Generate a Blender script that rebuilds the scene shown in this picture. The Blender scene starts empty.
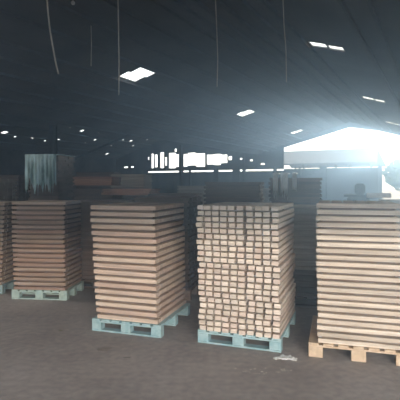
import bpy, bmesh, math, random
from mathutils import Vector, Matrix, noise
random.seed(11)
SC = bpy.context.scene
COL = SC.collection
H = 1.75                      # eye height
CT, ST = 0.8797, 0.4756       # the hall's long axis lies 28 degrees to the right of the view

# ------------------------------------------------------------------ helpers
def hall(u, v, z=0.0):
    """hall coordinates: u along the hall, v across it (to the left)"""
    return Vector((ST*u - CT*v, CT*u + ST*v, z))

def link(name, bm, mat, parent=None, smooth=False):
    me = bpy.data.meshes.new(name)
    bmesh.ops.recalc_face_normals(bm, faces=bm.faces)
    bm.to_mesh(me); bm.free()
    if smooth:
        for p in me.polygons: p.use_smooth = True
    if mat: me.materials.append(mat)
    o = bpy.data.objects.new(name, me); COL.objects.link(o)
    if parent: o.parent = parent
    return o

def empty(name, loc, rz=0):
    o = bpy.data.objects.new(name, None); COL.objects.link(o)
    o.location = loc; o.rotation_euler = (0, 0, rz); o.empty_display_size = .1
    return o

def tag(o, label, cat, group=None, kind=None):
    o['label'] = label; o['category'] = cat
    if group: o['group'] = group
    if kind: o['kind'] = kind
    return o

def struct(o, label=None):
    o['kind'] = 'structure'
    if label: o['label'] = label
    return o

def prism(bm, pts, vec):
    """closed solid: polygon pts extruded by vec"""
    vec = Vector(vec)
    a = [bm.verts.new(Vector(p)) for p in pts]
    b = [bm.verts.new(Vector(p)+vec) for p in pts]
    n = len(pts)
    bm.faces.new(a); bm.faces.new(b[::-1])
    for i in range(n):
        bm.faces.new((a[i], b[i], b[(i+1) % n], a[(i+1) % n]))

def box(bm, x0, x1, y0, y1, z0, z1, M=None):
    pts = [(x0,y0,z0),(x1,y0,z0),(x1,y1,z0),(x0,y1,z0)]
    s = len(bm.verts)
    vs = [bm.verts.new(Vector(p)) for p in pts] + [bm.verts.new(Vector((p[0],p[1],z1))) for p in pts]
    for f in ((0,1,2,3),(7,6,5,4),(0,4,5,1),(1,5,6,2),(2,6,7,3),(3,7,4,0)):
        bm.faces.new([vs[i] for i in f])
    if M:
        for v in vs: v.co = M @ v.co
    return vs

def hbox(bm, u0, u1, v0, v1, z0, z1):
    prism(bm, [hall(u0,v0,z0), hall(u1,v0,z0), hall(u1,v1,z0), hall(u0,v1,z0)], (0,0,z1-z0))

def plank_mesh(name, L, W, T, mat, axis='x', segs=5, warp=.002, bev=.003):
    """sawn plank centred on the origin, resting on z=0, slightly warped"""
    bm = bmesh.new()
    rings = []
    for i in range(segs+1):
        t = -L/2 + L*i/segs
        dw, dz = random.uniform(-warp, warp), 0
        c = []
        b = bev
        for (p, q) in ((-W/2+b,0),(W/2-b,0),(W/2,b),(W/2,T-b),(W/2-b,T),(-W/2+b,T),(-W/2,T-b),(-W/2,b)):
            pp = p + dw; qq = q + (random.uniform(-warp, 0)*.4 if q > T/2 else 0)
            c.append(bm.verts.new((t, pp, qq) if axis == 'x' else (pp, t, qq)))
        rings.append(c)
    for a, c in zip(rings, rings[1:]):
        for k in range(8):
            bm.faces.new((a[k], c[k], c[(k+1)%8], a[(k+1)%8]))
    bm.faces.new(rings[0]); bm.faces.new(rings[-1][::-1])
    bmesh.ops.recalc_face_normals(bm, faces=bm.faces)
    me = bpy.data.meshes.new(name); bm.to_mesh(me); bm.free()
    me.materials.append(mat)
    return me

def tube(bm, pts, r, n=6):
    prev = None
    pts = [Vector(p) for p in pts]
    for i, p in enumerate(pts):
        d = (pts[min(i+1,len(pts)-1)] - pts[max(i-1,0)]).normalized()
        a = d.orthogonal().normalized() if abs(d.z) < .9 else d.cross(Vector((0,1,0))).normalized()
        b = d.cross(a)
        ring = [bm.verts.new(p + r*(math.cos(2*math.pi*k/n)*a + math.sin(2*math.pi*k/n)*b)) for k in range(n)]
        if prev:
            for k in range(n):
                bm.faces.new((prev[k], prev[(k+1)%n], ring[(k+1)%n], ring[k]))
        else: bm.faces.new(ring)
        prev = ring
    bm.faces.new(prev[::-1])

# ------------------------------------------------------------------ materials
def mat(name):
    m = bpy.data.materials.new(name); m.use_nodes = True
    nt = m.node_tree; b = nt.nodes['Principled BSDF']
    return m, nt, b

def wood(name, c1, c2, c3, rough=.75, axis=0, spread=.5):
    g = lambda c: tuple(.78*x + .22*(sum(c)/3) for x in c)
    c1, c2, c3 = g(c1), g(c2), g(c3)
    m, nt, b = mat(name)
    N, L = nt.nodes.new, nt.links.new
    tc = N('ShaderNodeTexCoord'); mp = N('ShaderNodeMapping')
    s = [30, 30, 30]; s[axis] = 2.2
    mp.inputs['Scale'].default_value = s
    oi = N('ShaderNodeObjectInfo'); gi = N('ShaderNodeNewGeometry')
    ad = N('ShaderNodeMath'); ad.operation = 'ADD'
    L(oi.outputs['Random'], ad.inputs[0]); L(gi.outputs['Random Per Island'], ad.inputs[1])
    fr = N('ShaderNodeMath'); fr.operation = 'FRACT'; L(ad.outputs[0], fr.inputs[0])
    mu = N('ShaderNodeMath'); mu.operation = 'MULTIPLY'; mu.inputs[1].default_value = 37
    L(fr.outputs[0], mu.inputs[0])
    va = N('ShaderNodeVectorMath'); va.operation = 'ADD'
    L(tc.outputs['Object'], mp.inputs['Vector']); L(mp.outputs[0], va.inputs[0]); L(mu.outputs[0], va.inputs[1])
    no = N('ShaderNodeTexNoise'); no.inputs['Scale'].default_value = 1.0; no.inputs['Detail'].default_value = 3
    L(va.outputs[0], no.inputs['Vector'])
    r1 = N('ShaderNodeValToRGB'); r1.color_ramp.interpolation = 'LINEAR'
    e = r1.color_ramp.elements
    e[0].position = 0; e[0].color = (*c1, 1)
    e[1].position = 1; e[1].color = (*c3, 1)
    k = e.new(spread); k.color = (*c2, 1)
    L(fr.outputs[0], r1.inputs['Fac'])
    mr = N('ShaderNodeMapRange'); mr.inputs[1].default_value = .3; mr.inputs[2].default_value = .7
    mr.inputs[3].default_value = .72; mr.inputs[4].default_value = 1.12
    L(no.outputs['Fac'], mr.inputs[0])
    mx = N('ShaderNodeMix'); mx.data_type = 'RGBA'; mx.blend_type = 'MULTIPLY'; mx.inputs[0].default_value = 1
    L(r1.outputs[0], mx.inputs[6]); L(mr.outputs[0], mx.inputs[7])
    L(mx.outputs[2], b.inputs['Base Color'])
    b.inputs['Roughness'].default_value = rough
    bp = N('ShaderNodeBump'); bp.inputs['Strength'].default_value = .25; bp.inputs['Distance'].default_value = .004
    L(no.outputs['Fac'], bp.inputs['Height']); L(bp.outputs[0], b.inputs['Normal'])
    return m

def noisy(name, c1, c2, scale=4, rough=.8, bump=.2, bdist=.01, stretch=(1,1,1), detail=6, metallic=0, lo=.35, hi=.65):
    m, nt, b = mat(name)
    N, L = nt.nodes.new, nt.links.new
    tc = N('ShaderNodeTexCoord'); mp = N('ShaderNodeMapping'); mp.inputs['Scale'].default_value = stretch
    L(tc.outputs['Object'], mp.inputs['Vector'])
    no = N('ShaderNodeTexNoise'); no.inputs['Scale'].default_value = scale; no.inputs['Detail'].default_value = detail
    L(mp.outputs[0], no.inputs['Vector'])
    mr = N('ShaderNodeMapRange'); mr.inputs[1].default_value = lo; mr.inputs[2].default_value = hi
    L(no.outputs['Fac'], mr.inputs[0])
    mx = N('ShaderNodeMix'); mx.data_type = 'RGBA'
    mx.inputs[6].default_value = (*c1, 1); mx.inputs[7].default_value = (*c2, 1)
    L(mr.outputs[0], mx.inputs[0]); L(mx.outputs[2], b.inputs['Base Color'])
    b.inputs['Roughness'].default_value = rough; b.inputs['Metallic'].default_value = metallic
    bp = N('ShaderNodeBump'); bp.inputs['Strength'].default_value = bump; bp.inputs['Distance'].default_value = bdist
    L(no.outputs['Fac'], bp.inputs['Height']); L(bp.outputs[0], b.inputs['Normal'])
    return m

W_PALE = wood('pale_batten_wood', (.62,.52,.42), (.80,.69,.58), (.70,.55,.46))
W_CREAM = wood('cream_board_wood', (.56,.46,.36), (.74,.63,.51), (.64,.52,.41))
W_PINK = wood('pinkish_board_wood', (.52,.38,.28), (.70,.55,.43), (.58,.40,.31))
W_BROWN = wood('brown_board_wood', (.34,.23,.165), (.47,.34,.26), (.38,.23,.17))
W_TAN = wood('tan_board_wood', (.34,.23,.16), (.46,.34,.24), (.38,.27,.18))
W_GAPSHADE = wood('gap_shade_brown_wood', (.15,.095,.065), (.22,.15,.11), (.17,.10,.07))  # brown darkened to put the gaps' shade into the set-back courses
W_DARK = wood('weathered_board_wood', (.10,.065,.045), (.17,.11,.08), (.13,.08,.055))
W_RUST = wood('red_brown_board_wood', (.42,.17,.08), (.52,.25,.13), (.36,.14,.08))
W_GREY = wood('grey_board_wood', (.34,.29,.24), (.46,.40,.33), (.38,.31,.25))
W_LATH = wood('shaded_lath_wood', (.14,.10,.07), (.22,.16,.12), (.18,.13,.09), axis=0)  # coloured dark so the gaps between batten rows look shaded
P_BLUE = noisy('pale_blue_paint', (.25,.42,.47), (.39,.54,.58), 14, .6, .2, .003)
P_BLUEGREY = noisy('worn_blue_grey_paint', (.18,.27,.29), (.27,.36,.37), 12, .7, .2, .003)
P_TEAL = noisy('pale_teal_paint', (.30,.44,.44), (.46,.58,.56), 14, .65, .2, .003)
P_BARE = noisy('bare_pallet_wood', (.50,.38,.27), (.66,.52,.38), 16, .75, .2, .003)
ROOF = noisy('sooty_roof_sheet', (.044,.036,.033), (.092,.08,.074), .5, .75, .1, .02)
STEEL = noisy('dark_steel', (.012,.011,.012), (.028,.025,.025), 6, .6, .1, .004)
PURLIN = noisy('sooty_purlin_timber', (.036,.032,.031), (.07,.063,.06), 6, .7, .1, .004)
WALL = noisy('stained_wall', (.035,.036,.04), (.085,.085,.09), 1.1, .85, .1, .01, (1,1,.5))
WALLN = noisy('plastered_wall', (.22,.21,.20), (.30,.29,.28), 1.1, .85, .1, .01)
WIRE = noisy('grey_cable', (.5,.48,.45), (.62,.6,.56), 5, .6, 0)
FILM = noisy('white_plastic_film', (.62,.66,.68), (.85,.88,.9), 9, .35, .3, .01)
BLUEFILM = noisy('blue_green_plastic_film', (.10,.20,.22), (.55,.78,.85), 6, .35, .4, .02, (1,1,.35))
BOXM = noisy('dark_machine_paint', (.03,.035,.04), (.06,.06,.07), 8, .5, .1)
LEAF = noisy('green_leaves', (.05,.11,.03), (.14,.24,.07), 6, .6, .1)
BARK = noisy('tree_bark', (.08,.06,.04), (.14,.1,.07), 9, .9, .4)
SHED = noisy('grey_blue_roof_sheet', (.06,.08,.105), (.10,.125,.155), 2, .6, .1)
DUST = noisy('pale_wood_dust', (.50,.46,.40), (.75,.72,.66), 40, .9, .3)
STAINM = noisy('pale_cement_stain', (.17,.15,.13), (.24,.215,.19), 20, .9, .1)
SOIL = noisy('pale_yard_ground', (.30,.28,.25), (.40,.38,.34), .6, .9, .2)
LEAFDRY = noisy('dry_leaf', (.12,.13,.04), (.2,.2,.07), 30, .7, .1)

def make_floor_mat():
    m, nt, b = mat('dark_worn_concrete')
    N, L = nt.nodes.new, nt.links.new
    tc = N('ShaderNodeTexCoord')
    n1 = N('ShaderNodeTexNoise'); n1.inputs['Scale'].default_value = .9; n1.inputs['Detail'].default_value = 5
    n2 = N('ShaderNodeTexNoise'); n2.inputs['Scale'].default_value = 14; n2.inputs['Detail'].default_value = 6
    L(tc.outputs['Object'], n1.inputs['Vector']); L(tc.outputs['Object'], n2.inputs['Vector'])
    m1 = N('ShaderNodeMix'); m1.data_type = 'RGBA'
    m1.inputs[6].default_value = (.25,.225,.213, 1); m1.inputs[7].default_value = (.35,.32,.305, 1)
    r = N('ShaderNodeMapRange'); r.inputs[1].default_value = .35; r.inputs[2].default_value = .65
    L(n1.outputs['Fac'], r.inputs[0]); L(r.outputs[0], m1.inputs[0])
    r2 = N('ShaderNodeMapRange'); r2.inputs[1].default_value = .3; r2.inputs[2].default_value = .7
    r2.inputs[3].default_value = .82; r2.inputs[4].default_value = 1.15
    L(n2.outputs['Fac'], r2.inputs[0])
    m2 = N('ShaderNodeMix'); m2.data_type = 'RGBA'; m2.blend_type = 'MULTIPLY'; m2.inputs[0].default_value = 1
    L(m1.outputs[2], m2.inputs[6]); L(r2.outputs[0], m2.inputs[7]); L(m2.outputs[2], b.inputs['Base Color'])
    b.inputs['Roughness'].default_value = .8
    bp = N('ShaderNodeBump'); bp.inputs['Strength'].default_value = .3; bp.inputs['Distance'].default_value = .008
    L(n2.outputs['Fac'], bp.inputs['Height']); L(bp.outputs[0], b.inputs['Normal'])
    return m
FLOORM = make_floor_mat()

def make_translucent(name, col, trans):
    m, nt, b = mat(name)
    N, L = nt.nodes.new, nt.links.new
    out = nt.nodes['Material Output']
    tl = N('ShaderNodeBsdfTranslucent'); tl.inputs[0].default_value = (*col, 1)
    tp = N('ShaderNodeBsdfTransparent'); tp.inputs[0].default_value = (*col, 1)
    mx = N('ShaderNodeMixShader'); mx.inputs[0].default_value = trans
    L(tl.outputs[0], mx.inputs[1]); L(tp.outputs[0], mx.inputs[2]); L(mx.outputs[0], out.inputs['Surface'])
    return m
SKYLIGHT = make_translucent('clear_fibreglass', (.95,.97,.97), .8)

# ------------------------------------------------------------------ the hall
U0, U1 = -20, 36.9
def ustart(v): return (-1.0 - .4756*v)/.8797
def roof_z(v):                                   # absolute underside height
    v = abs(((v + 1.3) % 15.6) - 7.8)            # 0 at the ridge
    return H + 5.0 - .3*v

# holes in the roof: (u0,u1,v0,v1)
def on_roof(px, py, side):
    """where the sight line through a photo point meets a roof slope z = c + m v"""
    a, b = (px-200)/450, (185-py)/450
    v, u = -CT*a+ST, ST*a+CT
    c, m = {'A_left': (6.95,-.3), 'A_right': (3.05,.3), 'B_far': (11.63,-.3)}[side]
    t = c/(b - m*v)
    return u*t, v*t
holes = [(2.8, 3.8, 9.35, 10.25)]; panels = []  # this first hole is added out of view, over the fill lamp
for (px, py, side, du, dv, off) in ((138,75,'A_left',1.0,.9,.07), (247,113,'A_left',1.0,.9,.06), (297,132,'A_left',1.0,.8,.06),
                               (327,47,'A_right',.5,.92,.05), (374,100,'A_right',.75,.92,.06), (394,124,'A_right',.95,.95,.04)):
    u, v = on_roof(px, py, side)
    g = .05 if side == 'A_right' else .0
    holes.append((u-du/2-off, u+du/2-off, v, v+dv/2)); holes.append((u-du/2+off, u+du/2+off*.6, v-dv/2, v-g))
    panels.append((u, v, du, dv, off, side))
for (px, py, s) in ((4,133,.34),(15,137,.16),(33,138,.22),(45,141,.16),(58,140,.22),(82,131,.24),(95,140,.2),(85,143,.12),
                    (107,154,.26),(111,146,.14),(123,140,.16),(131,141,.24),(133,146,.18),(147,140,.16),(155,146,.3),(150,151,.3),(99,133,.1),(70,128,.1)):
    u, v = on_roof(px, py, 'B_far')
    if u < U1-.5 and v < 29.6: holes.append((u-s*.65, u+s*.6, v-s*.8, v+s*.75))

def roof_slope(v0, v1, name, label):
    bm = bmesh.new()
    hs = [h for h in holes if h[2] >= v0-.01 and h[3] <= v1+.01]
    vs = sorted({v0, v1, *[h[2] for h in hs], *[h[3] for h in hs]})
    for a, b in zip(vs, vs[1:]):
        if b-a < 1e-4: continue
        m = (a+b)/2
        cuts = sorted([(h[0], h[1]) for h in hs if h[2] < m < h[3]])
        spans = []; cur = None
        for c0, c1 in cuts:
            spans.append((cur, c0)); cur = c1
        spans.append((cur, U1))
        za, zb = roof_z(a+1e-6), roof_z(b-1e-6)
        for s0, s1 in spans:
            ua = ustart(a) if s0 is None else s0
            ub = ustart(b) if s0 is None else s0
            if s0 is not None and s1 <= s0: continue
            prism(bm, [hall(ua,a,za), hall(s1,a,za), hall(s1,b,zb), hall(ub,b,zb)], (0,0,.04))
    o = struct(link(name, bm, ROOF), label)
    return o
ceilA1 = roof_slope(6.5, 14.3, 'ceiling', 'dark sooty sheet roof slope on the left, with a row of bright skylights')
ceilA2 = roof_slope(-1.3, 6.5, 'ceiling', 'dark sheet roof slope overhead and to the right')
ceilB1 = roof_slope(14.3, 22.1, 'ceiling', 'dark roof slope of the far left bay')
ceilB2 = roof_slope(22.1, 29.9, 'ceiling', 'far left roof slope pricked by small holes of daylight')
ceilC = roof_slope(-7.0, -1.3, 'ceiling', 'roof slope of the next bay on the right')

def purlins(parent, vlist):
    for v in vlist:
        bm = bmesh.new(); z = roof_z(v)
        hbox(bm, ustart(v)+.3, U1-.02, v-.03, v+.03, z-.10, z-.012)
        link('purlin', bm, PURLIN, parent)
purlins(ceilA1, [6.75,7.5,8.3,9.22,10.3,11.0,11.75,12.5,13.25])
purlins(ceilA2, [6.22-.72*i for i in range(4)] + [3.45, 1.72, 1.2, .65, -.05, -.75])
purlins(ceilB1, [14.9+1.4*i for i in range(6)])
purlins(ceilB2, [22.6+1.4*i for i in range(6)])
def rafters(parent, v0, v1, us):
    for u in us:
        if u < max(ustart(v0), ustart(v1)) + .3: continue
        bm = bmesh.new(); za, zb = roof_z(v0+1e-6)-.13, roof_z(v1-1e-6)-.13
        prism(bm, [hall(u,v0,za-.2), hall(u,v1,zb-.2), hall(u,v1,zb), hall(u,v0,za)], hall(.1,0))
        link('rafter', bm, STEEL, parent)
US = [31.0]
rafters(ceilB1, 14.3, 22.1, US); rafters(ceilB2, 22.1, 29.9, US)

lab = ['bright white roof skylight at upper left, largest of the row of three', 'bright skylight in the middle of the left row of three',
       'smallest bright skylight at the far right end of the left row', 'split bright skylight highest in the roof at upper right',
       'split bright skylight above the gable opening, middle of the right row', 'narrow bright skylight at the right picture edge']
for (u, v, du, dv, off, side), l in zip(panels, lab):
    za, zb, zm = roof_z(v-dv/2-.08), roof_z(v+dv/2+.08), roof_z(v)
    r = empty('roof_skylight', hall(u, v, zm+.06)); tag(r, l, 'skylight', 'roof skylights')
    inv = Matrix.Translation(-r.location)
    bm = bmesh.new()
    prism(bm, [hall(u-du/2-off-.1, v-dv/2-.08, za+.05), hall(u+du/2+off+.1, v-dv/2-.08, za+.05),
               hall(u+du/2+off+.1, v+dv/2+.08, zb+.05), hall(u-du/2-off-.1, v+dv/2+.08, zb+.05)], (0,0,.006))
    bmesh.ops.transform(bm, matrix=inv, verts=bm.verts)
    link('clear_sheet', bm, SKYLIGHT, r)
    for s in (-1, 1):
        bm = bmesh.new(); uu = u + s*(du/2+off+.12)
        prism(bm, [hall(uu-.03, v-dv/2-.1, za+.04), hall(uu+.03, v-dv/2-.1, za+.04),
                   hall(uu+.03, v+dv/2+.1, zb+.04), hall(uu-.03, v+dv/2+.1, zb+.04)], (0,0,.05))
        bmesh.ops.transform(bm, matrix=inv, verts=bm.verts)
        link('edge_strip', bm, STEEL, r)

def profile_wall(name, u, th, v0, v1, opens, label, m=WALL):
    """end wall across the hall with openings (va,vb,za,zb); top follows the roof"""
    bm = bmesh.new()
    vs = sorted({v0, v1, *[x for x in (-1.3, 6.5, 14.3, 22.1, 29.9) if v0 < x < v1], *[o[0] for o in opens], *[o[1] for o in opens]})
    for a, b in zip(vs, vs[1:]):
        mid = (a+b)/2
        cuts = sorted([(o[2], o[3]) for o in opens if o[0] < mid < o[1]])
        cur = 0.0
        for c0, c1 in cuts:
            if c0 > cur: hbox(bm, u, u+th, a, b, cur, c0)
            cur = max(cur, c1)
        za, zb = roof_z(a+1e-6), roof_z(b-1e-6)
        if cur < min(za, zb):
            prism(bm, [hall(u,a,cur), hall(u,b,cur), hall(u,b,zb), hall(u,a,za)], hall(th,0))
    return struct(link(name, bm, m), label)
R = lambda z: z + H
opens = [(-1.3, 4.4, 0, 9), (4.4, 11.9, R(1.36), 9), (11.9, 25.9, R(1.22), R(1.36)),
         (16.7, 17.1, R(2.25), R(2.6)), (17.15, 17.8, R(2.0), R(2.75)), (17.8, 18.5, R(1.82), R(2.85)), (18.5, 19.3, R(1.9), R(2.8)), (19.42, 20.4, R(1.7), R(2.95)),
         (20.4, 21.3, R(1.85), R(3.05)), (21.3, 22.6, R(1.74), R(2.95)), (22.6, 23.45, R(1.62), R(3.1)), (23.6, 23.9, R(1.9), R(2.7)), (23.95, 24.45, R(1.66), R(3.2)), (24.7, 25.1, R(1.75), R(3.0)), (25.15, 25.5, R(1.66), R(3.1)),
         (25.7, 25.9, R(2.5), R(2.8)), (21.9, 22.3, R(3.25), R(3.4)), (22.5, 22.8, R(3.2), R(3.5)),
         (26.0,26.3,R(.85),R(1.05)), (27.6,28.0,R(1.75),R(1.9)), (28.3,28.9,R(1.75),R(1.88)), (14.7,15.0,R(2.1),R(2.25)), (13.6,14.0,R(1.75),R(1.9)), (15.7,15.95,R(2.25),R(2.4))]
w_end = profile_wall('wall_far', U1, .18, -7.0, 30.1, opens, 'dark far end wall with bright openings under the roof')
# gable opening: horizontal gap blockers (uneven strip)
for i, (va, vb) in enumerate(((8.3, 8.75), (12.6, 12.8), (10.4, 10.55), (15.9, 16.6), (18.0, 18.5), (20.9, 21.1))):
    bm = bmesh.new(); hbox(bm, U1-.1, U1, va, vb, 0, R(1.5))
    link('wall_post', bm, STEEL, w_end)
for va in (4.3,):
    bm = bmesh.new(); hbox(bm, U1-.16, U1, va-.2, va+.1, 0, R(1.42))
    link('door_post', bm, WALLN, w_end)
# rim of the gable: verge board that rounds off the peak
bm = bmesh.new()
for a, b in ((4.4, 6.5), (6.5, 12.9), (-1.3, 4.4)):
    za, zb = roof_z(a+1e-6), roof_z(b-1e-6)
    if b <= 6.5: la, lb = za-.2, min(zb-.2, H+4.55)
    else: la, lb = H+4.55, zb-.2
    prism(bm, [hall(U1-.12,a,min(la, H+4.55)), hall(U1-.12,b,min(lb, H+4.55)), hall(U1-.12,b,zb-.01), hall(U1-.12,a,za-.01)], hall(.1,0))
link('verge_board', bm, WALL, w_end)

bm = bmesh.new(); hbox(bm, -18, U1, 29.9, 30.1, 0, H+2.66)
struct(link('wall_left', bm, WALL), 'dark side wall at the far left')
bm = bmesh.new(); hbox(bm, ustart(-7.2)+.3, U1, -7.2, -7.0, 0, roof_z(-7.0))
struct(link('wall_right', bm, WALL), 'side wall on the right')
bm = bmesh.new()
box(bm, -34.6, -7, -1.0, -.8, 0, 6.9); box(bm, 5.2, 7.7, -1.0, -.8, 0, 6.9); box(bm, -7, 5.2, -1.0, -.8, 2.35, 6.9)
struct(link('wall_near', bm, WALLN), 'entrance wall with wide doorway and low lintel')

bm = bmesh.new()
bm.faces.new([bm.verts.new(p) for p in (hall(ustart(-7.2),-7.2), hall(U1+.2,-7.2), hall(U1+.2,30.2), hall(ustart(30.2),30.2))])
struct(link('floor', bm, FLOORM), 'dark worn concrete floor')
bm = bmesh.new()
bm.faces.new([bm.verts.new(p) for p in ((-150,-60,-.03),(150,-60,-.03),(150,200,-.03),(-150,200,-.03))])
struct(link('trim_1', bm, SOIL), 'bare yard ground outside')
n = 2
for u in (13.6, 24.0, 34.0):
    bm = bmesh.new(); v = 14.3
    hbox(bm, u-.13, u+.13, v-.02, v+.02, 0, H+2.5); hbox(bm, u-.13, u-.11, v-.1, v+.1, 0, H+2.5); hbox(bm, u+.11, u+.13, v-.1, v+.1, 0, H+2.5)
    struct(link('trim_%d' % n, bm, STEEL), 'dark steel hall column'); n += 1

# ------------------------------------------------------------------ outside the far end
shed = empty('open_shed', hall(48, 10.5)); tag(shed, 'low blue-grey shed roof outside, seen through the gable opening', 'shed')
inv = Matrix.Translation(-shed.location)
bm = bmesh.new()
prism(bm, [hall(46,5.6,R(2.05)), hall(46,5.6,R(2.25)), hall(50,6.0,R(3.85)), hall(54,5.6,R(2.25)), hall(54,5.6,R(2.05)), hall(50,6.0,R(3.65))], hall(0,10.8))
bmesh.ops.transform(bm, matrix=inv, verts=bm.verts); link('shed_roof', bm, SHED, shed)
for v in (6.2, 9.5, 12.8, 15.8):
    for u in (46.4, 53.6):
        bm = bmesh.new(); hbox(bm, u-.08, u+.08, v-.08, v+.08, -.03, R(2.24))
        bmesh.ops.transform(bm, matrix=inv, verts=bm.verts); link('post', bm, STEEL, shed)

def tree(u, v, h, r, label, seed):
    rnd = random.Random(seed)
    base = hall(u, v, -.03)
    t = empty('tree', base); tag(t, label, 'tree', 'trees outside the far opening')
    bm = bmesh.new(); tube(bm, [(0,0,0),(.05,.02,h*.35),(-.05,.05,h*.7)], .12, 8)
    for k in range(5):
        a = rnd.uniform(0, 6.28); tube(bm, [(0,0,h*.4),(math.cos(a)*r*.5, math.sin(a)*r*.5, h*.7)], .05, 6)
    link('trunk', bm, BARK, t)
    bm = bmesh.new()
    for k in range(3200):
        d = Vector((rnd.gauss(0,1), rnd.gauss(0,1), rnd.gauss(0,1))).normalized()*rnd.uniform(.55,1)
        p = Vector((d.x*r, d.y*r, h*.64 + d.z*h*.36)) * 1.0
        p += Vector(noise.noise_vector(p*.9))*r*.3
        s = rnd.uniform(.12,.26)
        e1 = Vector((rnd.gauss(0,1),rnd.gauss(0,1),rnd.gauss(0,.6))).normalized()*s; e2 = e1.orthogonal().normalized()*s*.6
        bm.faces.new([bm.verts.new(q) for q in (p-e1, p+e2, p+e1, p-e2)])
    link('crown', bm, LEAF, t)
tree(50, 3.6, 4.4, 1.9, 'pale green bushy tree outside, just right of the shed', 1)
tree(56, 2.2, 4.6, 2.2, 'pale tree outside, furthest of the three at the right', 3)
tree(44.5, .4, 4.0, 1.8, 'green bushy tree outside at the right picture edge', 2)

# ------------------------------------------------------------------ pallets and stacks
def frame_of(flx, fly, frx, fry):
    """front-left and front-right floor corners of a stack from their photo points"""
    def fl(px, py):
        d = 450*H/(py-185); return Vector(((px-200)/450*d, d, 0))
    A, B = fl(flx, fly), fl(frx, fry)
    return A, math.atan2((B-A).y, (B-A).x), (B-A).length

class Stack:
    def __init__(s, A, ang, w, d):
        s.A, s.ang, s.w, s.d = Vector(A), ang, w, d
        s.ex = Vector((math.cos(ang), math.sin(ang), 0)); s.ey = Vector((-math.sin(ang), math.cos(ang), 0))
    def p(s, x, y, z=0): return s.A + s.ex*x + s.ey*y + Vector((0,0,z))

PAL_H = .145
def pallet(S, m, label, bottom=True, hh=PAL_H, blk=.125, bmat=None):
    r = empty('wooden_pallet', S.p(S.w/2, S.d/2), S.ang); tag(r, label, 'pallet', 'pallets under the timber stacks')
    w, d = S.w, S.d
    t = .02
    zb = t if bottom else 0
    def b(name, x0, x1, y0, y1, z0, z1, mm=m):
        bm = bmesh.new(); box(bm, x0-w/2, x1-w/2, y0-d/2, y1-d/2, z0, z1)
        bmesh.ops.bevel(bm, geom=bm.edges[:], offset=.003, segments=1, affect='EDGES')
        link(name, bm, mm, r)
    for i in range(3):
        y0 = (0, d/2-.05, d-.1)[i]
        if bottom: b('bottom_board', 0, w, y0, y0+.1, 0, t)
        b('stringer', 0, w, y0, y0+.1, hh-2*t, hh-t)
        for x0 in (0, w/2-blk/2, w-blk): b('block', x0, x0+blk, y0+.002, y0+.098, zb, hh-2*t)
    nb = 7
    for i in range(nb):
        x0 = (w-.1)*i/(nb-1); b('deck_board', x0, x0+.1, 0, d, hh-t, hh)
    return r

ONES = ['','first','second','third','fourth','fifth','sixth','seventh','eighth','ninth','tenth','eleventh','twelfth','thirteenth',
        'fourteenth','fifteenth','sixteenth','seventeenth','eighteenth','nineteenth']
def nth(n):
    if n < 20: return ONES[n]
    t, o = divmod(n, 10)
    if o == 0: return ['', '', 'twentieth', 'thirtieth', 'fortieth'][t]
    return ['', '', 'twenty', 'thirty', 'forty'][t] + '-' + ONES[o]

def put(me, name, S, x, y, z, dr=0):
    o = bpy.data.objects.new(name, me); COL.objects.link(o)
    o.location = S.p(x, y, z); o.rotation_euler = (0, 0, S.ang + dr)
    return o

rest = bmesh.new()          # boards past the three hundred that show largest
def to_rest(me, S, x, y, z, sx=1, dr=0):
    M = Matrix.Translation(S.p(x, y, z)) @ Matrix.Rotation(S.ang+dr, 4, 'Z') @ Matrix.Diagonal((sx,1,1,1))
    n0 = len(rest.verts); rest.from_mesh(me); rest.verts.ensure_lookup_table()
    bmesh.ops.transform(rest, matrix=M, verts=rest.verts[n0:])

def board_stack(S, m, m2, who, adj, nl, pitch, T, cols, lean, grow, inset=.02, ztop=PAL_H, seed=1, side=True):
    """courses of boards: one along the front, the others front to back behind it; every second course is thinner and set back"""
    rnd = random.Random(seed)
    L0 = S.w - 2*inset; W = L0/cols - .014
    T2 = pitch - T; FW = .11
    D0 = S.d - .04 - FW - .006
    kinds = {}
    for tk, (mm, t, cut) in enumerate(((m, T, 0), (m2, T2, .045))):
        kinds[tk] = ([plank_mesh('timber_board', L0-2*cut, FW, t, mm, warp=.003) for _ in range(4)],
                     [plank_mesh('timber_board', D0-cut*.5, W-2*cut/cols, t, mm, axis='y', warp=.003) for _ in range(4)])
    z = ztop
    for k in range(2*nl-1):
        tk = k % 2; fr = k/(2*nl-2); cut = .045 if tk else 0
        sh = lean*fr + rnd.uniform(-.007,.007); gx = 1 + grow*fr
        yj = rnd.uniform(-.012,.006) if not tk else rnd.uniform(-.006,.006)
        word = 'thin' if tk else 'thick'; num = nth(k//2+1)
        o = put(rnd.choice(kinds[tk][0]), 'timber_board', S, S.w/2+sh, .02+FW/2+cut+yj, z, rnd.uniform(-.007,.007)); o.scale.x = gx
        tag(o, ('set-back front board of the %s, %s thin course up' % (who, num)) if tk else '%s front board of the %s, %s thick course up' % (adj, who, num),
            'board', 'boards of the '+who)
        for c in range(cols):
            LL = (L0 - 2*cut)*gx
            x = S.w/2 + sh + (c+.5)*LL/cols - LL/2
            if c == cols-1: x += rnd.uniform(-.003,.005)
            y = .02 + FW + .02 + cut + D0/2
            me = rnd.choice(kinds[tk][1])
            if c == cols-1 and side:
                o = put(me, 'timber_board', S, x, y, z, rnd.uniform(-.004,.004))
                tag(o, ('set-back side board of the %s, %s thin course up' % (who, num)) if tk else '%s side board of the %s, %s thick course up' % (adj, who, num),
                    'board', 'boards of the '+who)
            else: to_rest(me, S, x, y, z)
        z += T2 if tk else T
    return z

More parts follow.
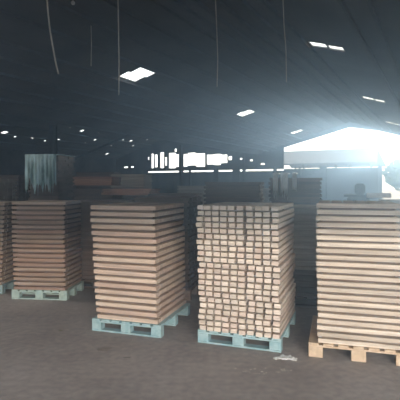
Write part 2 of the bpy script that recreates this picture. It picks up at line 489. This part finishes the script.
# stack 3: battens laid front to back, their square ends showing like bricks
A, ang, w = frame_of(196, 344.5, 281, 353)
w = .927; ang = -math.radians(20); A = Vector((.844, 4.6875, 0)) - w*Vector((math.cos(ang), math.sin(ang), 0))
S3 = Stack(A, ang, w, 1.1)
pallet(S3, P_BLUE, 'pale blue pallet under the brick-like stack of batten ends')
bmesh_b = [plank_mesh('timber_batten', 1.1, .071, .045, W_PALE, axis='y') for _ in range(4)]
lath = [plank_mesh('spacer_lath', .83, .05, .0185, W_LATH) for _ in range(2)]
rnd = random.Random(5)
z = PAL_H; ROWS = 22; PITCH = .0635
ROWNAMES = 'the brick-like stack'
for k in range(ROWS):
    fr = k/(ROWS-1); sh = -.02*fr + rnd.uniform(-.006,.006) + (.012 if (k//3) % 2 and k < 12 else 0)
    for c in range(10):
        x = .055 + c*(w-.11)/9 + sh + rnd.uniform(-.006,.006)
        x = x + (fr*.012)*(1 if c > 5 else -.6)
        y = .55 + rnd.uniform(-.018,.010)
        o = put(rnd.choice(bmesh_b), 'timber_batten', S3, x, y, z, rnd.uniform(-.003,.003))
        tag(o, 'pale batten of the brick-like stack, %s row up, %s from left' % (nth(k+1), nth(c+1)), 'batten', 'battens of the brick-like stack')
    z += .045
    if k == ROWS-1: break
    for j, y in enumerate((.10, .55, 1.03)):
        o = put(rnd.choice(lath), 'spacer_lath', S3, w/2+sh, y, z)
        tag(o, 'thin lath above %s batten row of the brick-like stack, %s' % (nth(k+1), ('near its front','mid-depth','near its back')[j]),
            'lath', 'spacer laths in the brick-like stack')
    z += .0185

# stack 2
A, ang, w = frame_of(90.5, 332, 163, 337.5)
S2 = Stack(A + Vector((0,.06,0)), -math.radians(18), .90, 1.02)
pallet(S2, P_BLUE, 'pale blue pallet left of centre, under the pinkish board stack')
board_stack(S2, W_PINK, W_GAPSHADE, 'pinkish stack', 'pinkish', 18, .0772, .048, 6, -.055, .075, inset=.055, seed=2)
# stack 1
A, ang, w = frame_of(11.5, 299, 64, 302)
S1 = Stack(A, -math.radians(6), .88, .72)
pallet(S1, P_TEAL, 'grey-green pallet at left, under the brown board stack')
board_stack(S1, W_BROWN, W_GAPSHADE, 'brown left stack', 'brown', 19, .0725, .044, 5, -.02, .04, inset=.03, seed=3)
# stack 0
S0 = Stack((-3.18-.85, 7.22+.06, 0), -math.radians(5), .87, .8)
pallet(S0, P_BLUEGREY, 'worn blue-grey pallet at the left picture edge')
board_stack(S0, W_TAN, W_GAPSHADE, 'stack at left edge', 'tan', 19, .071, .043, 5, .05, .02, inset=.03, seed=4)
# stack 4
A, ang, w = frame_of(308.5, 356.5, 412, 367.5)
S4 = Stack(A, ang, w, 1.0)
pallet(S4, P_BARE, 'bare unpainted wooden pallet at right, under the cream board stack', bottom=False, blk=.14)
board_stack(S4, W_CREAM, W_GAPSHADE, 'cream right stack', 'cream', 22, .0655, .043, 6, -.012, .0, inset=.09, side=False, seed=6)
o = link('timber_board', rest, None)
for m in (W_PINK, W_BROWN, W_TAN, W_CREAM): pass
o.data.materials.append(W_TAN)
tag(o, 'remaining boards packed behind the front faces of the board stacks', 'boards', None, 'stuff')

# ------------------------------------------------------------------ stacks standing further back
def bundle(cx, cy, deg, w, d, z0, h, m, label, pitch=.085, T=.05, rows_d=5, name='timber_bundle', seed=0, group='timber bundles further back'):
    rnd = random.Random(seed + int(cx*100) + int(cy*10))
    bm = bmesh.new()
    n = max(2, int(h/pitch))
    for k in range(n):
        z = k*pitch; j = rnd.uniform(-.012,.012)
        W = d/rows_d
        for c in range(rows_d):
            dx = rnd.uniform(-.012,.012)
            box(bm, -w/2+dx+j, w/2+dx+j, -d/2+W*c+.006+(rnd.uniform(-.01,.01) if c in (0,rows_d-1) else 0), -d/2+W*(c+1)-.006, z, z+T)
        if k < n-1:
            box(bm, -w/2+.03+j, w/2-.03+j, -d/2+.04, d/2-.04, z+T, z+pitch)
    o = link(name, bm, m); o.location = (cx, cy, z0); o.rotation_euler = (0,0,math.radians(deg))
    tag(o, label, 'timber bundle', group); return o, (n-1)*pitch+T

def backpallet(cx, cy, deg, w, d, m, label):
    a = math.radians(deg)
    S = Stack(Vector((cx,cy,0)) - Vector((math.cos(a),math.sin(a),0))*w/2 - Vector((-math.sin(a),math.cos(a),0))*d/2, a, w, d)
    pallet(S, m, label)

def backstack(cx, cy, deg, w, d, h, m, label, plabel, pm=P_BLUEGREY, **kw):
    backpallet(cx, cy, deg, w, d, pm, plabel)
    return bundle(cx, cy, deg, w-.05, d-.04, PAL_H, h-PAL_H, m, label, **kw)

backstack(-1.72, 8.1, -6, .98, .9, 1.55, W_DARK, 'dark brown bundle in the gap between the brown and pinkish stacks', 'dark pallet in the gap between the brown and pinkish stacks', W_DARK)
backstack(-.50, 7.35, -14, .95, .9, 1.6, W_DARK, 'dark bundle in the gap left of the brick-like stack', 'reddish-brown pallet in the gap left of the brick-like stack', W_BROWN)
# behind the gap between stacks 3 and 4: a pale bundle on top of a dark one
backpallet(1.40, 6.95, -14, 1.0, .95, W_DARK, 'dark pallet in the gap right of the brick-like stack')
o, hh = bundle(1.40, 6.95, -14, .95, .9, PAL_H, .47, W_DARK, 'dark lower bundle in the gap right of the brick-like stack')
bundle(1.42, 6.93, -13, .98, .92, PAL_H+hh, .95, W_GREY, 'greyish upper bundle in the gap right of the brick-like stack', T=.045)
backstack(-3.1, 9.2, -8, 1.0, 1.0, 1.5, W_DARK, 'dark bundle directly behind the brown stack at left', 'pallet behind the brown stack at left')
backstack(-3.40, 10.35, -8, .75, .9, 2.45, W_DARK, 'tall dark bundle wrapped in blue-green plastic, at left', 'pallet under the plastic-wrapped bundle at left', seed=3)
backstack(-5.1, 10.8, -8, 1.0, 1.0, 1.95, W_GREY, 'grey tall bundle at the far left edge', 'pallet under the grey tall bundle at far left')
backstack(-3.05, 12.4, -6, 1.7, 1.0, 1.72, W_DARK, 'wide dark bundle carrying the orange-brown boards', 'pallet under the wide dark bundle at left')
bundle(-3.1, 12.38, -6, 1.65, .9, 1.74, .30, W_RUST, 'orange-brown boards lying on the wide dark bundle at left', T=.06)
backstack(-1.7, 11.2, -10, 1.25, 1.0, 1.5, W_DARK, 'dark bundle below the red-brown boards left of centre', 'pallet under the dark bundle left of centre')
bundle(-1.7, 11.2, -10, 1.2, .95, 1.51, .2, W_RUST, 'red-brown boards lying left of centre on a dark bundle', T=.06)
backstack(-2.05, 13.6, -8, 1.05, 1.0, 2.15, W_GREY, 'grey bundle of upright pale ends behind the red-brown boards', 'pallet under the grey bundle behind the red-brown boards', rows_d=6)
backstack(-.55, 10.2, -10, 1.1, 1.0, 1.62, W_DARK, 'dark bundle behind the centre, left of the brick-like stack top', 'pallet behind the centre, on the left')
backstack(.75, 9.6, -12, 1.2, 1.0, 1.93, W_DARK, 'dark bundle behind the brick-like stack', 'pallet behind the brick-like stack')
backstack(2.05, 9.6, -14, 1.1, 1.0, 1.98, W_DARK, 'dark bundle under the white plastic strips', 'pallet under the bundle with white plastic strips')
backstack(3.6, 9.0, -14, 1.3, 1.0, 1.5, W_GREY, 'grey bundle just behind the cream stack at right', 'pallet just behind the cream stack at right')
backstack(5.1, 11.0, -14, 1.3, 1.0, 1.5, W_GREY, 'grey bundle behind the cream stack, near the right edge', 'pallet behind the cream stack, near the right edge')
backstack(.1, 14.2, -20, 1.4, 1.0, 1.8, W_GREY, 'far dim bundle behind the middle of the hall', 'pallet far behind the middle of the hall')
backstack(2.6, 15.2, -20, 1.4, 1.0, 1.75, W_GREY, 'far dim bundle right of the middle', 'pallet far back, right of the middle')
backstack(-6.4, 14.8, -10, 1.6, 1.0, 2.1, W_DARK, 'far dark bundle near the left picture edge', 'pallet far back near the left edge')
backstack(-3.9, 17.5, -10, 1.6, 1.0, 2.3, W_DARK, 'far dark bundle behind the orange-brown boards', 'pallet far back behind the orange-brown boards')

# plastic film over the tall bundle at left
def drape(name, cx, cy, deg, w, d, ztop, drop, m, label, cat, seed, amp=.03, holesp=0.0, group=None):
    rnd = random.Random(seed)
    bm = bmesh.new(); nx, nz = 46, 16
    prof = []
    for j in range(nz+1):
        t = j/nz
        prof.append(t)
    grid = []
    top_rows = 6
    for j in range(top_rows):
        y = d/2 - d*j/top_rows
        grid.append([Vector((-w/2 + w*i/nx, y, ztop + .012 + .02*noise.noise(Vector((i*.3, j*.6, seed))))) for i in range(nx+1)])
    for j in range(nz+1):
        t = j/nz
        row = []
        for i in range(nx+1):
            x = -w/2 + w*i/nx
            length = drop*(.75 + .35*noise.noise(Vector((i*.23, seed, 0))) + .12*math.sin(i*1.7))
            f = amp*(.35+t)*(math.sin(i*1.15 + 1.3*noise.noise(Vector((i*.2, t*2, seed))))) 
            row.append(Vector((x + .01*noise.noise(Vector((i, j, seed))), -d/2 - .05 - abs(amp) + f*.8, ztop - length*t)))
        grid.append(row)
    V = [[bm.verts.new(p) for p in r] for r in grid]
    for a, b in zip(V, V[1:]):
        for i in range(nx): bm.faces.new((a[i], a[i+1], b[i+1], b[i]))
    o = link(name, bm, m, smooth=True); o.location = (cx, cy, 0); o.rotation_euler = (0,0,math.radians(deg))
    md = o.modifiers.new('thickness', 'SOLIDIFY'); md.thickness = .003
    return tag(o, label, cat, group)
drape('plastic_sheet', -3.40, 10.35, -8, .72, .95, 2.42, .95, BLUEFILM, 'blue-green plastic film hanging in folds over the tall bundle at left', 'plastic sheet', 3)
for k, (x, w_, dr) in enumerate(((1.68,.1,.55), (1.85,.14,.5), (2.05,.08,.4))):
    drape('plastic_sheet', x, 9.6+.06-.25*(x-2.05), -14, w_, 1.0, 1.99, dr, FILM,
          'strip of torn white plastic on the back bundle, %s of three' % ('leftmost','middle','rightmost')[k], 'plastic sheet', 8+k, amp=.02, group='torn white plastic strips')
# carton and machine at right
bm = bmesh.new(); box(bm, -.22,.22,-.15,.15,0,.09); bmesh.ops.bevel(bm, geom=bm.edges[:], offset=.01, segments=2, affect='EDGES')
o = link('white_carton', bm, FILM); o.location = (3.55, 8.95, 1.5); o.rotation_euler = (0,0,-.3)
tag(o, 'small white carton on the grey bundle behind the cream stack', 'carton')
mc = empty('saw_machine', (5.35, 15.2, 0), -.35); tag(mc, 'dark boxy machine standing beyond the cream stack at right', 'machine')
bm = bmesh.new(); box(bm, -.35,.35,-.3,.3,0,1.35); bmesh.ops.bevel(bm, geom=bm.edges[:], offset=.03, segments=2, affect='EDGES'); link('cabinet', bm, BOXM, mc)
bm = bmesh.new(); box(bm, -.45,.45,-.4,.4,1.35,1.42); link('table', bm, STEEL, mc)
bm = bmesh.new(); box(bm, -.12,.22,-.15,.15,1.42,1.8); bmesh.ops.bevel(bm, geom=bm.edges[:], offset=.05, segments=2, affect='EDGES'); link('motor_cover', bm, BOXM, mc)

# ------------------------------------------------------------------ hanging cables, lamp, floor litter
def sight(px, py, D): return Vector(((px-200)/450*D, D, H + (185-py)/450*D))
def hz(p):   # roof height over a point
    return roof_z(-CT*p.x + ST*p.y)
def cable(D, pts, label, r=.008):
    P = [sight(px, py, D) for px, py in pts]
    top = P[0].copy(); top.z = hz(top) + .01
    mid = (P[0]+top)/2; mid.x = P[0].x
    bm = bmesh.new(); tube(bm, [top, mid]+P if pts[0][1] <= 0 else [top]+P[1:], r*1.25)
    tag(link('hanging_cable', bm, WIRE, smooth=True), label, 'cable', 'cables hanging from the roof')
cable(6.5, [(47,0),(48,12),(50,30),(53,48),(56,64),(58.5,74)], 'curved pale cable dangling at upper left', .009)
cable(12.4, [(91,30),(91.5,45),(91,66)], 'short cable dangling between the two long ones at upper left', .011)
cable(8, [(118,0),(118.6,30),(119,60),(118.8,95)], 'long straight cable hanging just left of the largest skylight', .009)
cable(7, [(215.5,0),(216.8,30),(217.8,60),(217,87)], 'faint cable hanging above the middle of the hall', .006)
cable(6, [(283,0),(284,25),(286,50),(286.5,82)], 'faint cable hanging left of the split skylight', .005)
P = sight(73, 3, 10.8)
lb = empty('hanging_lamp', P); tag(lb, 'small pale bulb hanging from the roof at the upper left', 'lamp')
bm = bmesh.new(); bmesh.ops.create_uvsphere(bm, u_segments=16, v_segments=10, radius=.05)
for v in bm.verts:
    if v.co.z > 0: v.co.x *= 1-.5*v.co.z/.05; v.co.y *= 1-.5*v.co.z/.05; v.co.z *= 1.5
link('bulb', bm, FILM, lb, True)
bm = bmesh.new(); tube(bm, [(0,0,.06),(0,0,.12)], .028, 10); link('socket', bm, STEEL, lb)
bm = bmesh.new(); tube(bm, [(0,0,.12),(0,0,hz(P)-P.z+.01)], .006); link('cord', bm, STEEL, lb)

def ground(px, py):
    d = 450*H/(py-185); return Vector(((px-200)/450*d, d, 0))
rnd = random.Random(9)
def crumbs(cx, cy, sx, sy, n, smin, smax, m, name, label):
    bm = bmesh.new(); c = ground(cx, cy)
    for k in range(n):
        x, y, s = rnd.gauss(0, sx), rnd.gauss(0, sy), rnd.uniform(smin, smax)
        M = Matrix.Translation((x, y, s*.25)) @ Matrix.Rotation(rnd.uniform(0,6.28), 4, 'Z')
        vs = box(bm, -s, s, -s*.5, s*.5, -s*.25, s*.25, M)
    o = link(name, bm, m); o.location = c; tag(o, label, 'debris', None, 'stuff')
crumbs(285, 358, .045, .018, 110, .006, .02, FILM, 'wood_shavings', 'white crumbs scattered on the floor at the right foot of the blue pallet')
crumbs(268, 372, .16, .05, 36, .002, .007, DUST, 'sawdust', 'faint pale specks on the floor in front of the brick-like stack')
def blotch(cx, cy, rx, ry, label, seed):
    bm = bmesh.new(); c = ground(cx, cy)
    pts = []
    for k in range(28):
        a = k/28*6.283; q = 1+.35*noise.noise(Vector((math.cos(a)*1.6, math.sin(a)*1.6, seed)))
        pts.append((math.cos(a)*rx*q, math.sin(a)*ry*q, .001))
    prism(bm, pts, (0,0,.003)); o = link('cement_stain', bm, STAINM); o.location = c; tag(o, label, 'stain')
blotch(104, 349, .085, .06, 'pale rough patch on the floor in front of the pinkish stack', 3.3)
blotch(127, 358, .04, .02, 'small pale patch on the floor beside the larger one', 7.1)
bm = bmesh.new(); c = ground(61, 331)
pts = [(-.035,0,.004),(-.01,.014,.012),(.03,.004,.006),(.012,-.014,.010)]
vs = [bm.verts.new(p) for p in pts]; bm.faces.new(vs)
o = link('dry_leaf', bm, LEAFDRY); o.location = c; md = o.modifiers.new('t','SOLIDIFY'); md.thickness = .001
tag(o, 'small dry leaf alone on the floor at left', 'leaf')

# ------------------------------------------------------------------ haze
HAZE = True
if HAZE:
    m = bpy.data.materials.new('dusty_air'); m.use_nodes = True
    nt = m.node_tree; nt.nodes.remove(nt.nodes['Principled BSDF'])
    vs = nt.nodes.new('ShaderNodeVolumeScatter'); vs.inputs['Color'].default_value = (.45,.69,1,1)
    vs.inputs['Density'].default_value = .022; vs.inputs['Anisotropy'].default_value = .72
    nt.links.new(vs.outputs[0], nt.nodes['Material Output'].inputs['Volume'])
    # the dust hangs thicker towards the open gable side of the hall
    tc = nt.nodes.new('ShaderNodeTexCoord'); dp = nt.nodes.new('ShaderNodeVectorMath'); dp.operation = 'DOT_PRODUCT'
    dp.inputs[1].default_value = (-CT, ST, 0)
    nt.links.new(tc.outputs['Object'], dp.inputs[0])
    mr = nt.nodes.new('ShaderNodeMapRange'); mr.interpolation_type = 'SMOOTHSTEP'
    mr.inputs[1].default_value = 13; mr.inputs[2].default_value = 1.5
    mr.inputs[3].default_value = .0014; mr.inputs[4].default_value = .030
    nt.links.new(dp.outputs['Value'], mr.inputs[0]); nt.links.new(mr.outputs[0], vs.inputs['Density'])
    bm = bmesh.new(); hbox(bm, -17.5, U1+.6, -7.4, 30.3, -.2, 7.2)
    o = link('dusty_haze', bm, m); tag(o, 'thin bluish dusty haze filling the hall', 'haze', None, 'stuff')

# ------------------------------------------------------------------ light
w = bpy.data.worlds.new('world'); SC.world = w; w.use_nodes = True
bg = w.node_tree.nodes['Background']; bg.inputs[0].default_value = (.88,.94,1,1); bg.inputs[1].default_value = 3.0
def area(name, loc, rot, sx, sy, e, col):
    l = bpy.data.lights.new(name, 'AREA'); l.shape = 'RECTANGLE'; l.size = sx; l.size_y = sy; l.energy = e; l.color = col
    o = bpy.data.objects.new(name, l); COL.objects.link(o); o.location = loc; o.rotation_euler = rot; return o
area('daylight_yard', (3.2, -9, 3.85), (math.radians(90), 0, 0), 8, .5, 2300, (1,.97,.94))
area('fill_back_bundles', hall(3.3, 9.8, roof_z(9.8)-.02), (0,0,0), 1, .9, 130, (1,.97,.93))  # fill lamp added to brighten the back bundles, under an unseen added hole
s = bpy.data.lights.new('sun', 'SUN'); s.energy = 1.7; s.angle = math.radians(2); s.color = (.80,.91,1)
so = bpy.data.objects.new('sun', s); COL.objects.link(so)
d = -(hall(1, .03) + Vector((0,0,.075)))    # shines from beyond the far end
so.rotation_euler = d.to_track_quat('-Z', 'Y').to_euler()

# ------------------------------------------------------------------ camera
cam = bpy.data.cameras.new('camera'); co = bpy.data.objects.new('camera', cam); COL.objects.link(co)
co.location = (0, 0, H); co.rotation_euler = (math.radians(90), 0, 0)
cam.lens = 40.5; cam.sensor_width = 36; cam.shift_y = -15/400; cam.clip_start = .05; cam.clip_end = 400
SC.camera = co
SC.view_settings.view_transform = 'Standard'; SC.view_settings.look = 'None'
SC.view_settings.gamma = 1; SC.view_settings.use_curve_mapping = False
SC.view_settings.exposure = 0.0
SC.cycles.use_denoising = True
SC.cycles.max_bounces = 8; SC.cycles.volume_bounces = 1
SC.cycles.volume_step_rate = 4
